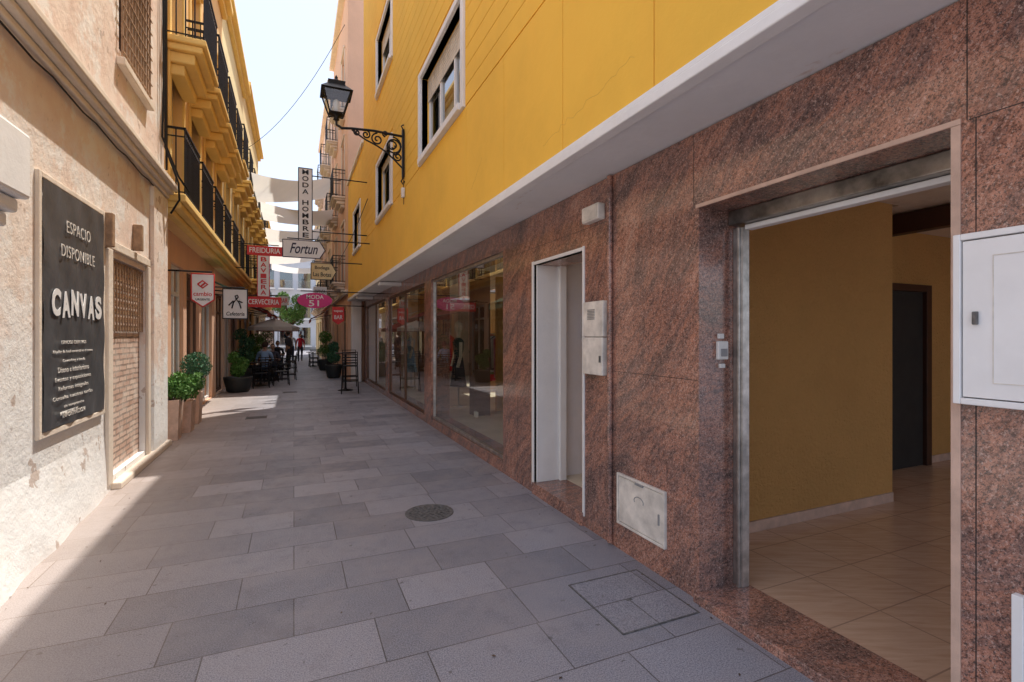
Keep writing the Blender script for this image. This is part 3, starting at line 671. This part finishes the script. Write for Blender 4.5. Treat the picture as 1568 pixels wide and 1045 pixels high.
# ------------------------------------------------------------------ hanging signs
def sign(name,x0,x1,y,z0,z1,mat,texts,wall,frame=None,shape='rect',bz=None,th=.05):
    g=group(name,((x0+x1)/2,y,(z0+z1)/2))
    if shape=='rect': boxes(g,'board',[(x0,x1,y,y+th,z0,z1)],mat,.006)
    elif shape=='oval':
        cx,cz=(x0+x1)/2,(z0+z1)/2; n=32; V=[];
        for yy in (y,y+th):
            for i in range(n): a=2*math.pi*i/n; V.append((cx+(x1-x0)/2*math.cos(a),yy,cz+(z1-z0)/2*math.sin(a)))
        F=[tuple(range(n)),tuple(range(2*n-1,n-1,-1))]+[(i,n+i,n+(i+1)%n,(i+1)%n) for i in range(n)]
        meshobj('board',V,F,mat,g)
    elif shape in('arrow','tail'):
        cz=(z0+z1)/2
        if shape=='arrow': pts=[(x0,z0),(x1-.12,z0),(x1,cz),(x1-.12,z1),(x0,z1)]
        else: pts=[(x0,z0+.12),((x0+x1)/2,z0),(x1,z0+.12),(x1,z1),(x0,z1)]
        n=len(pts); V=[(p[0],y,p[1]) for p in pts]+[(p[0],y+th,p[1]) for p in pts]
        F=[tuple(range(n)),tuple(range(2*n-1,n-1,-1))]+[(i,n+i,n+(i+1)%n,(i+1)%n) for i in range(n)]
        meshobj('board',V,F,mat,g)
    if frame and shape=='rect':
        f=.018; boxes(g,'edge_frame',[(x0-f,x0,y-.006,y+th+.006,z0-f,z1+f),(x1,x1+f,y-.006,y+th+.006,z0-f,z1+f),(x0,x1,y-.006,y+th+.006,z0-f,z0),(x0,x1,y-.006,y+th+.006,z1,z1+f)],frame)
    elif frame:
        tube(g,'edge_frame',[[(p[0],y,p[1]) for p in pts+[pts[0]]]],.012,frame)
    for i,(t,cx,cz_,w_,h_,m_,*r) in enumerate(texts):
        text(g,f'lettering_{i}',t,(cx,y-.004,cz_),RY,w_,h_,m_,r[0] if r else 0,1,.012)
    near=x1 if wall>0 else x0
    zz=bz or [z1+.04]
    tube(g,'bracket',[[(near-(x1-x0)*.9*(1 if wall>0 else -1),y+th/2,z),(wall,y+th/2,z)] for z in zz],.014,'black')
    return g
mh=sign('vertical_menswear_sign',.11,.40,13.0,3.84,5.60,'signwhite',[],1.70,'ink',bz=[5.45,4.1])
z=5.51
for i,ch in enumerate('MODA HOMBRE'):
    if ch!=' ': text(mh,f'letter_{i}',ch,(.255,12.994,z),RY,.14,.115,'ink',0,1,.02)
    z-=.157 if ch!=' ' else .11
sign('script_shop_sign',-.235,.677,12.5,3.37,3.77,'signwhite',[('Fortun',.2,3.57,.60,.24,'navy',.35)],1.70,'navy','arrow')
sign('bodega_sign',.41,1.035,14,3.04,3.47,'signyellow',[('Bodega',.68,3.35,.36,.11,'ink'),('Las Botas',.68,3.17,.44,.11,'ink')],1.70,'ink','arrow')
sign('oval_fashion_sign',.07,.886,13.3,2.25,2.63,'magenta',[('MODA',.48,2.52,.4,.10,'signwhite'),('51',.48,2.36,.24,.15,'signwhite')],2.2,None,'oval')
sign('small_pennant_sign',1.07,1.41,16,1.90,2.44,'red',[('tapas',1.24,2.32,.26,.08,'signwhite'),('BAR',1.24,2.12,.24,.12,'signwhite')],2.0,None,'tail')
sg=sign('pennant_shop_sign',-1.53,-1.207,9.5,2.03,2.57,'signwhite',[('cambio',-1.37,2.24,.26,.07,'red'),('URGENTE',-1.37,2.15,.2,.035,'ink')],-1.9,'red','tail')
tube(sg,'emblem',[[(-1.44,9.494,2.40),(-1.37,9.494,2.46),(-1.30,9.494,2.40),(-1.37,9.494,2.34),(-1.44,9.494,2.40)],[(-1.40,9.494,2.36),(-1.33,9.494,2.43)]],.012,'red')
sg=sign('cafe_figure_sign',-1.36,-.92,12,1.93,2.54,'signwhite',[('Cafeteria',-1.14,2.02,.34,.08,'ink',.2)],-1.9,'ink')
tube(sg,'drawn_figure',[[(-1.2,11.99,2.14),(-1.17,11.99,2.26),(-1.12,11.99,2.33),(-1.06,11.99,2.25),(-1.03,11.99,2.14)],[(-1.26,11.99,2.2),(-1.17,11.99,2.30)],[(-1.12,11.99,2.33),(-1.14,11.99,2.40),(-1.1,11.99,2.42),(-1.08,11.99,2.38),(-1.12,11.99,2.33)],[(-1.08,11.99,2.3),(-1.0,11.99,2.26)]],.013,'ink')
sign('red_fried_food_sign',-1.226,-.31,16,3.88,4.15,'red',[('FREIDURIA',-.77,4.015,.8,.15,'signwhite')],-1.70)
bv=sign('vertical_bar_sign',-.95,-.66,16,2.70,3.87,'signwhite',[],-1.70,'red',bz=[3.5])
z=3.76
for i,ch in enumerate('BAVIERA'): text(bv,f'letter_{i}',ch,(-.805,15.993,z),RY,.15,.125,'red',0,1,.02); z-=.16
sign('red_beer_bar_sign',-1.25,-.34,16,2.38,2.68,'red',[('CERVECERIA',-.8,2.53,.8,.15,'signwhite')],-1.70)
sign('small_white_sign',-.62,-.2,24,2.9,3.3,'signwhite',[('BAR',-.41,3.1,.3,.2,'red')],-1.7)
sign('small_white_sign',.7,1.2,21,3.1,3.5,'signwhite',[('OPTICA',.95,3.3,.4,.14,'navy')],1.7)

def awning(y0,y1,x0,x1,zt,zb,mat):
    g=group('shop_awning',((x0+x1)/2,(y0+y1)/2,zb))
    n=10; V=[];F=[]
    for i in range(n+1):
        y=y0+(y1-y0)*i/n
        V+=[(x0,y,zt),(x1,y,zb),(x1+(.01 if i%2 else -.01),y,zb-.18)]
    for i in range(n): a=i*3; F+=[(a,a+1,a+4,a+3),(a+1,a+2,a+5,a+4)]
    meshobj('cloth',V,F,mat,g); tube(g,'frame',[[(x0,y0,zt-.3),(x1,y0,zb)],[(x0,y1,zt-.3),(x1,y1,zb)],[(x1,y0,zb),(x1,y1,zb)],[(x0,y0,zt),(x0,y1,zt)]],.015,'black')
awning(17.2,20.4,-1.72,-.75,2.85,2.35,'awning'); awning(13.0,14.4,-1.86,-1.1,2.9,2.55,'awning2'); awning(22,25.5,-1.72,-.7,2.8,2.4,'awning'); awning(26,31,-1.72,-.6,2.9,2.45,'sail')
awning(27,31,1.62,.8,2.9,2.45,'awning')
def parasol(x,y,mat,h=2.3,r=.95):
    g=group('cafe_parasol',(x,y,0)); V=[(x,y,h)];F=[];n=8
    for i in range(n):
        a=2*math.pi*i/n; V.append((x+r*math.cos(a),y+r*math.sin(a),h-.38))
    for i in range(n):
        a=2*math.pi*i/n; V.append((x+r*math.cos(a),y+r*math.sin(a),h-.52))
    for i in range(n): F+=[(0,1+i,1+(i+1)%n),(1+i,1+n+i,1+n+(i+1)%n,1+(i+1)%n)]
    meshobj('canopy',V,F,mat,g); tube(g,'pole',[(x,y,0),(x,y,h+.05)],.02,'steel')
    tube(g,'ribs',[[(x,y,h-.02),(x+r*math.cos(2*math.pi*i/n),y+r*math.sin(2*math.pi*i/n),h-.39)] for i in range(n)],.007,'steel')
    lathe(g,'base',[(.22,0),(.22,.05),(.04,.08),(.04,.3)],(x,y,0),'iron',16)
parasol(-.75,22.5,'sail'); parasol(-.7,26.5,'awning')

def table(x,y,h=.74,r=.33,mat='darkwood'):
    g=group('bistro_table',(x,y,0))
    lathe(g,'top',[(r*.96,h-.03),(r,h-.02),(r,h-.005),(r*.96,h)],(x,y,0),mat,22)
    lathe(g,'pedestal',[(.22,0),(.20,.02),(.04,.05),(.03,.1),(.03,h-.03),(.1,h-.03)],(x,y,0),'black',16); return g
def chair(x,y,yaw,name='cafe_chair',seat=.45,back=.85):
    g=group(name,(x,y,0)); c,s=math.cos(yaw),math.sin(yaw)
    def T(px,py,pz): return (x+px*c-py*s,y+px*s+py*c,pz)
    w=.2
    V=[T(*p) for p in [(-w,-w,seat-.03),(w,-w,seat-.03),(w,w,seat-.03),(-w,w,seat-.03),(-w,-w,seat),(w,-w,seat),(w,w,seat),(-w,w,seat)]]
    meshobj('seat',V,[(3,2,1,0),(4,5,6,7),(0,1,5,4),(1,2,6,5),(2,3,7,6),(3,0,4,7)],'black',g,False,.01)
    legs=[[T(a*w*1.1,b*w*1.15,0),T(a*w*.95,b*w*.95,seat-.02)] for a in(-1,1) for b in (-1,1)]
    bk=[[T(-w*.95,-w*.95,seat),T(-w*.95,-w*1.25,back),T(w*.95,-w*1.25,back),T(w*.95,-w*.95,seat)]]
    for k in range(3):
        zz=seat+(back-seat)*(.4+.2*k); bk.append([T(-w*.95,-w*1.15,zz),T(w*.95,-w*1.15,zz)])
    bk.append([T(-w*1.05,-w,seat*.45),T(w*1.05,-w,seat*.45),T(w*1.05,w,seat*.45),T(-w*1.05,w,seat*.45),T(-w*1.05,-w,seat*.45)])
    if seat<.6:
        for a in (-1,1): bk.append([T(a*w*1.1,-w*1.1,seat+.22),T(a*w*1.15,w*.8,seat+.22),T(a*w*1.05,w*.9,seat-.02)])
    tube(g,'legs_and_back',legs+bk,.014,'black',res=2)
tabs=[(-.95,17.3),(-.75,19.2),(-1.0,21.2),(-.7,23.4),(-.9,25.6),(.9,27.5)]
for (x,y) in tabs:
    table(x,y); chair(x+.05,y-.62,0.1); chair(x+.05,y+.62,math.pi-.1); 
    if y<24: chair(x+.58,y,math.pi/2+.1)
g=table(1.35,14.9,1.08,.28)
chair(1.40,14.15,-.1,'bar_stool',.76,1.12); chair(1.55,15.7,math.pi,'bar_stool',.76,1.12)

def planter(x0,x1,y0,y1,h,cl,mat='leaf',name='potted_shrub',pm='terracotta',n=1400,ls=.05):
    g=group(name,((x0+x1)/2,(y0+y1)/2,0)); cx,cy=(x0+x1)/2,(y0+y1)/2; a,b=(x1-x0)/2,(y1-y0)/2; k=.85
    V=[(cx-a*k,cy-b*k,0),(cx+a*k,cy-b*k,0),(cx+a*k,cy+b*k,0),(cx-a*k,cy+b*k,0),(x0,y0,h),(x1,y0,h),(x1,y1,h),(x0,y1,h),(x0+.03,y0+.03,h),(x1-.03,y0+.03,h),(x1-.03,y1-.03,h),(x0+.03,y1-.03,h),(x0+.03,y0+.03,h-.06),(x1-.03,y0+.03,h-.06),(x1-.03,y1-.03,h-.06),(x0+.03,y1-.03,h-.06)]
    F=[(3,2,1,0)]
    for q in (0,4,8):
        for i in range(4): j=(i+1)%4; F.append((q+i,q+j,q+4+j,q+4+i))
    F.append((12,13,14,15)); meshobj('planter_box',V,F,pm,g)
    tube(g,'stems',[[(cx,cy,h-.08),(cx+(c[0]-cx)*.5,cy+(c[1]-cy)*.5,(h+c[2])/2),(c[0],c[1],c[2])] for c in cl],.012,'bark',res=1)
    leaves(g,'foliage',cl,n,ls,mat)
planter(-1.84,-1.56,8.72,9.08,.60,[(-1.70,8.85,.78,.16),(-1.62,9.0,.86,.15),(-1.74,8.75,.84,.10),(-1.56,8.9,.70,.13)],'leaf',n=1700)
planter(-1.80,-1.50,9.35,9.75,.50,[(-1.58,9.5,.72,.2),(-1.50,9.6,.80,.16),(-1.7,9.45,.82,.13)],'leaf',n=1500)
planter(-1.82,-1.52,10.2,10.6,.55,[(-1.60,10.4,1.02,.25)],'leaf2',name='clipped_ball_shrub',n=2600,ls=.035)
def roundpot(x,y,r,h,cl,mat='leaf'):
    g=group('round_potted_plant',(x,y,0))
    lathe(g,'pot',[(r*.7,0),(r*.85,.1*h),(r*.98,.55*h),(r*1.08,.9*h),(r*1.08,h),(r*.95,h),(r*.93,h-.05)],(x,y,0),'potblack',22)
    tube(g,'stems',[[(x,y,h-.05),(x+(c[0])*.5,y+c[1]*.5,(h+c[2])/2),(x+c[0],y+c[1],c[2])] for c in cl],.012,'bark',res=1)
    leaves(g,'foliage',[(x+c[0],y+c[1],c[2],c[3]) for c in cl],1100,.08,mat)
roundpot(-1.42,15.7,.34,.42,[(0,0,.62,.2),(.12,.05,.8,.16),(-.1,0,.95,.16)],'leaf')
roundpot(-1.5,18.3,.3,.5,[(0,0,.9,.3),(.1,0,1.3,.25),(-.1,.1,1.6,.22)],'leaf2')
roundpot(-1.35,20.2,.3,.5,[(0,0,.9,.3),(.1,0,1.35,.3)],'leaf')
roundpot(1.35,19.5,.28,.5,[(0,0,.8,.25),(0,0,1.15,.2)],'leaf2'); roundpot(1.3,24,.3,.5,[(0,0,.9,.3),(0,0,1.5,.3)],'leaf')
roundpot(-1.3,28,.3,.5,[(0,0,.9,.3),(0,0,1.5,.35),(.1,0,2.0,.3)],'leaf')
tg=group('street_tree',(-.2,44,0))
lathe(tg,'trunk',[(.17,0),(.13,.5),(.11,1.6),(.09,2.6),(.05,3.4)],(-.2,44,0),'bark',12)
cl=[]
br=[]
for i in range(13):
    a=random.uniform(0,6.3); rr=random.uniform(.3,1.25); z=random.uniform(2.9,4.9); cl.append((-.2+rr*math.cos(a),44+rr*math.sin(a),z,random.uniform(.35,.65)))
    br.append([(-.2,44,2.3),(-.2+rr*.5*math.cos(a),44+rr*.5*math.sin(a),(z+2.4)/2),(cl[-1][0],cl[-1][1],z)])
tube(tg,'limbs',br,.035,'bark',res=1); leaves(tg,'foliage',cl,4200,.16,'leaf')

mc=group('manhole_cover',(1.09,4.28,0))
lathe(mc,'rim',[(.21,.001),(.21,.006),(.195,.007),(.19,.004)],(1.09,4.28,0),'iron',40,False)
L=[]
for r_ in (.03,.065,.10,.135,.165):
    n=int(r_*150)
    for i in range(n):
        a=2*math.pi*i/n; cx,cy=1.09+r_*math.cos(a),4.28+r_*math.sin(a); L.append((cx-.010,cx+.010,cy-.010,cy+.010,.0045,.009))
boxes(mc,'studs',L,'iron')
hc=group('pavement_hatch',(1.82,2.4,0))
hx0,hx1,hy0,hy1=1.56,2.08,2.12,2.68
boxes(hc,'frame',[(hx0,hx0+.008,hy0,hy1,0.001,.006),(hx1-.008,hx1,hy0,hy1,0.001,.006),(hx0+.008,hx1-.008,hy0,hy0+.008,0.001,.006),(hx0+.008,hx1-.008,hy1-.008,hy1,0.001,.006)],'iron')
boxes(hc,'stone_lid',[(hx0+.010,hx1-.010,hy0+.010,hy1-.010,.0005,.005)],'paving')
boxes(hc,'lifting_slot',[(1.78,1.82,2.38,2.40,.0051,.0065)],'iron')
for (x,y) in ((-.1,15),(-.65,10.6)):
    g=group('drain_grate',(x,y,0)); boxes(g,'bars',[(x-.16,x+.16,y-.14+.04*i,y-.115+.04*i,.001,.007) for i in range(7)]+[(x-.18,x-.16,y-.16,y+.16,.001,.008),(x+.16,x+.18,y-.16,y+.16,.001,.008)],'iron')
V=[];F=[]
for i in range(260):
    side=random.random()
    if side<.4: x=W-abs(random.gauss(0,.12))-.02
    elif side<.75: x=XL+.16+abs(random.gauss(0,.16))
    else: x=random.uniform(-1.4,2.1)
    y=random.uniform(1.2,20); s=random.uniform(.004,.014); a=random.uniform(0,6.3); k=len(V)
    for q in ((-s,0),(0,-s*.5),(s,0),(0,s*.5)): V.append((x+q[0]*math.cos(a)-q[1]*math.sin(a),y+q[0]*math.sin(a)+q[1]*math.cos(a),.004+random.uniform(0,.004)))
    F.append((k,k+1,k+2,k+3))
meshobj('leaf_litter',V,F,'bark')

# ------------------------------------------------------------------ people
def person(name,loc,yaw,pose,shirt,pants,s=1.0):
    g=group(name,loc)
    hip=.50 if pose=='sit' else .93
    J={}; 
    def a(k,x,y,z,r): J[k]=((x,y,z),r)
    a('pel',0,0,hip,.14); a('waist',0,0,hip+.16,.125); a('chest',0,.01 if pose!='sit' else .03,hip+.36,.155); a('neckb',0,.03,hip+.52,.075); a('neck',0,.04,hip+.60,.055); 
    for sd,t in((-1,'l'),(1,'r')):
        a('sh'+t,sd*.18,.02,hip+.48,.065)
        if pose=='sit':
            a('el'+t,sd*.25,.12,hip+.22,.045); a('wr'+t,sd*.14,.36,hip+.27,.032); a('ha'+t,sd*.12,.43,hip+.27,.03)
            a('hp'+t,sd*.10,.04,hip-.02,.095); a('kn'+t,sd*.13,.43,hip,.065); a('an'+t,sd*.13,.42,.09,.045); a('to'+t,sd*.14,.58,.04,.035)
        else:
            k=.16*sd if pose=='walk' else 0
            a('el'+t,sd*.24,-.02-k*.6,hip+.20,.045); a('wr'+t,sd*.24,.06-k,hip-.04,.032); a('ha'+t,sd*.235,.08-k,hip-.12,.03)
            a('hp'+t,sd*.10,0,hip-.06,.10); a('kn'+t,sd*.10,.03+k,hip-.46,.065); a('an'+t,sd*.10,-.02+k*1.6,.09,.045); a('to'+t,sd*.11,.13+k*1.6,.04,.035)
    E=[('pel','waist',shirt),('waist','chest',shirt),('chest','neckb',shirt),('neckb','neck','skin')]
    for t in 'lr': E+=[('neckb','sh'+t,shirt),('sh'+t,'el'+t,shirt),('el'+t,'wr'+t,'skin'),('wr'+t,'ha'+t,'skin'),('pel','hp'+t,pants),('hp'+t,'kn'+t,pants),('kn'+t,'an'+t,pants),('an'+t,'to'+t,'hair')]
    keys=list(J); idx={k:i for i,k in enumerate(keys)}
    def skin(verts,radii,edges,root=0):
        me=bpy.data.meshes.new('sk'); me.from_pydata(verts,edges,[]); o=bpy.data.objects.new('sk',me); COL.objects.link(o)
        sk=o.modifiers.new('s','SKIN'); 
        for i,r in enumerate(radii): me.skin_vertices[0].data[i].radius=(r,r)
        for i in range(len(verts)): me.skin_vertices[0].data[i].use_root=(i==root)
        o.modifiers.new('ss','SUBSURF').levels=1
        dg=bpy.context.evaluated_depsgraph_get(); m2=bpy.data.meshes.new_from_object(o.evaluated_get(dg)); bpy.data.objects.remove(o); return m2
    mats=[shirt,pants,'skin','hair']
    bm=bmesh.new()
    m2=skin([J[k][0] for k in keys],[J[k][1] for k in keys],[(idx[x],idx[y]) for x,y,_ in E])
    bm.from_mesh(m2)
    segs=[(Vector(J[x][0]),Vector(J[y][0]),mats.index(m)) for x,y,m in E]
    for f in bm.faces:
        c=f.calc_center_median(); best=9;bi=0
        for p,q,m in segs:
            d=q-p; t=max(0,min(1,(c-p).dot(d)/d.length_squared)); L_=(c-p-d*t).length
            if L_<best: best=L_;bi=m
        f.material_index=bi
    for t,sd in (('l',-1),('r',1)):
        h=Vector(J['ha'+t][0]); w=Vector(J['wr'+t][0]); d=(h-w).normalized(); side=Vector((1,0,0)) 
        for k in range(5):
            if k<4:
                b=h+side*(k-1.5)*.018; ln=[.065,.078,.072,.055][k]; pts=[b,b+d*ln*.5+Vector((0,0,-.004)),b+d*ln+Vector((0,0,-.016))]
            else:
                b=w+d*.03; pts=[b,b-side*sd*.035+d*.025,b-side*sd*.04+d*.055]
            m3=skin([tuple(p) for p in pts],[.010,.009,.007],[(0,1),(1,2)])
            nf=len(bm.faces); bm.from_mesh(m3); bm.faces.ensure_lookup_table()
            for f in bm.faces[nf:]: f.material_index=2
    hc_=Vector(J['neck'][0])+Vector((0,.03,.12))
    def ell(c,rx,ry,rz,mi,cut=None,seg=16):
        r=bmesh.ops.create_uvsphere(bm,u_segments=seg,v_segments=max(6,seg*3//4),radius=1)
        for v in r['verts']:
            p=v.co.copy(); tz=1-.22*max(0,-p.z)
            v.co=Vector((c.x+p.x*rx*tz,c.y+p.y*ry*tz,c.z+p.z*rz))
        fs={f for v in r['verts'] for f in v.link_faces}
        for f in fs: f.material_index=mi
        if cut:
            bmesh.ops.delete(bm,geom=[v for v in r['verts'] if cut(v.co)],context='VERTS')
    ell(hc_,.076,.095,.118,2)
    ell(hc_+Vector((0,-.012,.018)),.086,.102,.118,3,lambda p:(p.y>hc_.y+.045 and p.z<hc_.z+.06) or p.z<hc_.z-.05)
    ell(hc_+Vector((0,.095,-.012)),.012,.016,.022,2,None,8)
    for sd in (-1,1):
        ell(hc_+Vector((sd*.078,0,-.005)),.01,.018,.028,2,None,8); ell(hc_+Vector((sd*.03,.083,.012)),.011,.008,.006,3,None,8)
    ell(hc_+Vector((0,.083,-.055)),.024,.008,.006,3,None,8)
    me=bpy.data.meshes.new('figure'); rot=Matrix.Rotation(yaw,4,'Z'); bm.transform(Matrix.Translation(loc)@rot@Matrix.Scale(s,4)); bm.to_mesh(me); bm.free()
    for p in me.polygons: p.use_smooth=True
    for m in mats: me.materials.append(M[m])
    o=bpy.data.objects.new('figure',me); COL.objects.link(o); attach(o,g)
person('seated_man',(-.90,18.6,0),0,'sit','shirtblue','jeans')
person('seated_woman',(-.70,19.85,0),math.pi,'sit','shirtdark','jeans',.95)
person('seated_diner',(-.95,20.55,0),0,'sit','shirtwhite','shirtdark')
person('seated_diner',(-.65,24.05,0),math.pi,'sit','shirtdark','jeans')
person('walking_man',(-.15,30,0),math.pi,'walk','shirtwhite','jeans')
person('walking_woman',(.35,33,0),math.pi,'walk','dressred','shirtdark',.95)
person('standing_waiter',(-.2,24.5,0),1.2,'stand','shirtdark','shirtdark')

# ------------------------------------------------------------------ light, sky, camera
el=R(68.6); az=R(50)
sd=Vector((math.sin(az)*math.cos(el),math.cos(az)*math.cos(el),math.sin(el)))
sun=bpy.data.lights.new('sun','SUN'); sun.energy=5; sun.angle=R(.5); sun.color=(1,.95,.87)
so=bpy.data.objects.new('sun',sun); so.rotation_euler=sd.to_track_quat('Z','Y').to_euler(); so.location=(5,5,25); COL.objects.link(so)
w=bpy.data.worlds.new('World'); scene.world=w; w.use_nodes=True; nt=w.node_tree
bg=nt.nodes['Background']; sk=nt.nodes.new('ShaderNodeTexSky'); sk.sky_type='NISHITA'; sk.sun_disc=False; sk.sun_elevation=el; sk.sun_rotation=az
sk.air_density=1.0; sk.dust_density=2.0; sk.ozone_density=1.0
hz=nt.nodes.new('ShaderNodeMix'); hz.data_type='RGBA'; hz.blend_type='ADD'; hz.inputs[0].default_value=1.0
nt.links.new(sk.outputs[0],hz.inputs[6]); hz.inputs[7].default_value=(3.7,3.8,4.3,1)   # flat haze colour added to the sky to lift the ambient light
nt.links.new(hz.outputs[2],bg.inputs[0]); bg.inputs[1].default_value=.15
cam=bpy.data.cameras.new('camera'); co=bpy.data.objects.new('camera',cam); COL.objects.link(co)
cam.sensor_width=36; cam.lens=36*760/1568; cam.shift_y=-7.5/1568; cam.clip_start=.05; cam.clip_end=2000
co.location=(0,0,1.55); co.rotation_euler=(R(90),0,-math.atan(334/760)); scene.camera=co
scene.view_settings.view_transform='Standard'; scene.view_settings.look='None'; scene.view_settings.exposure=0
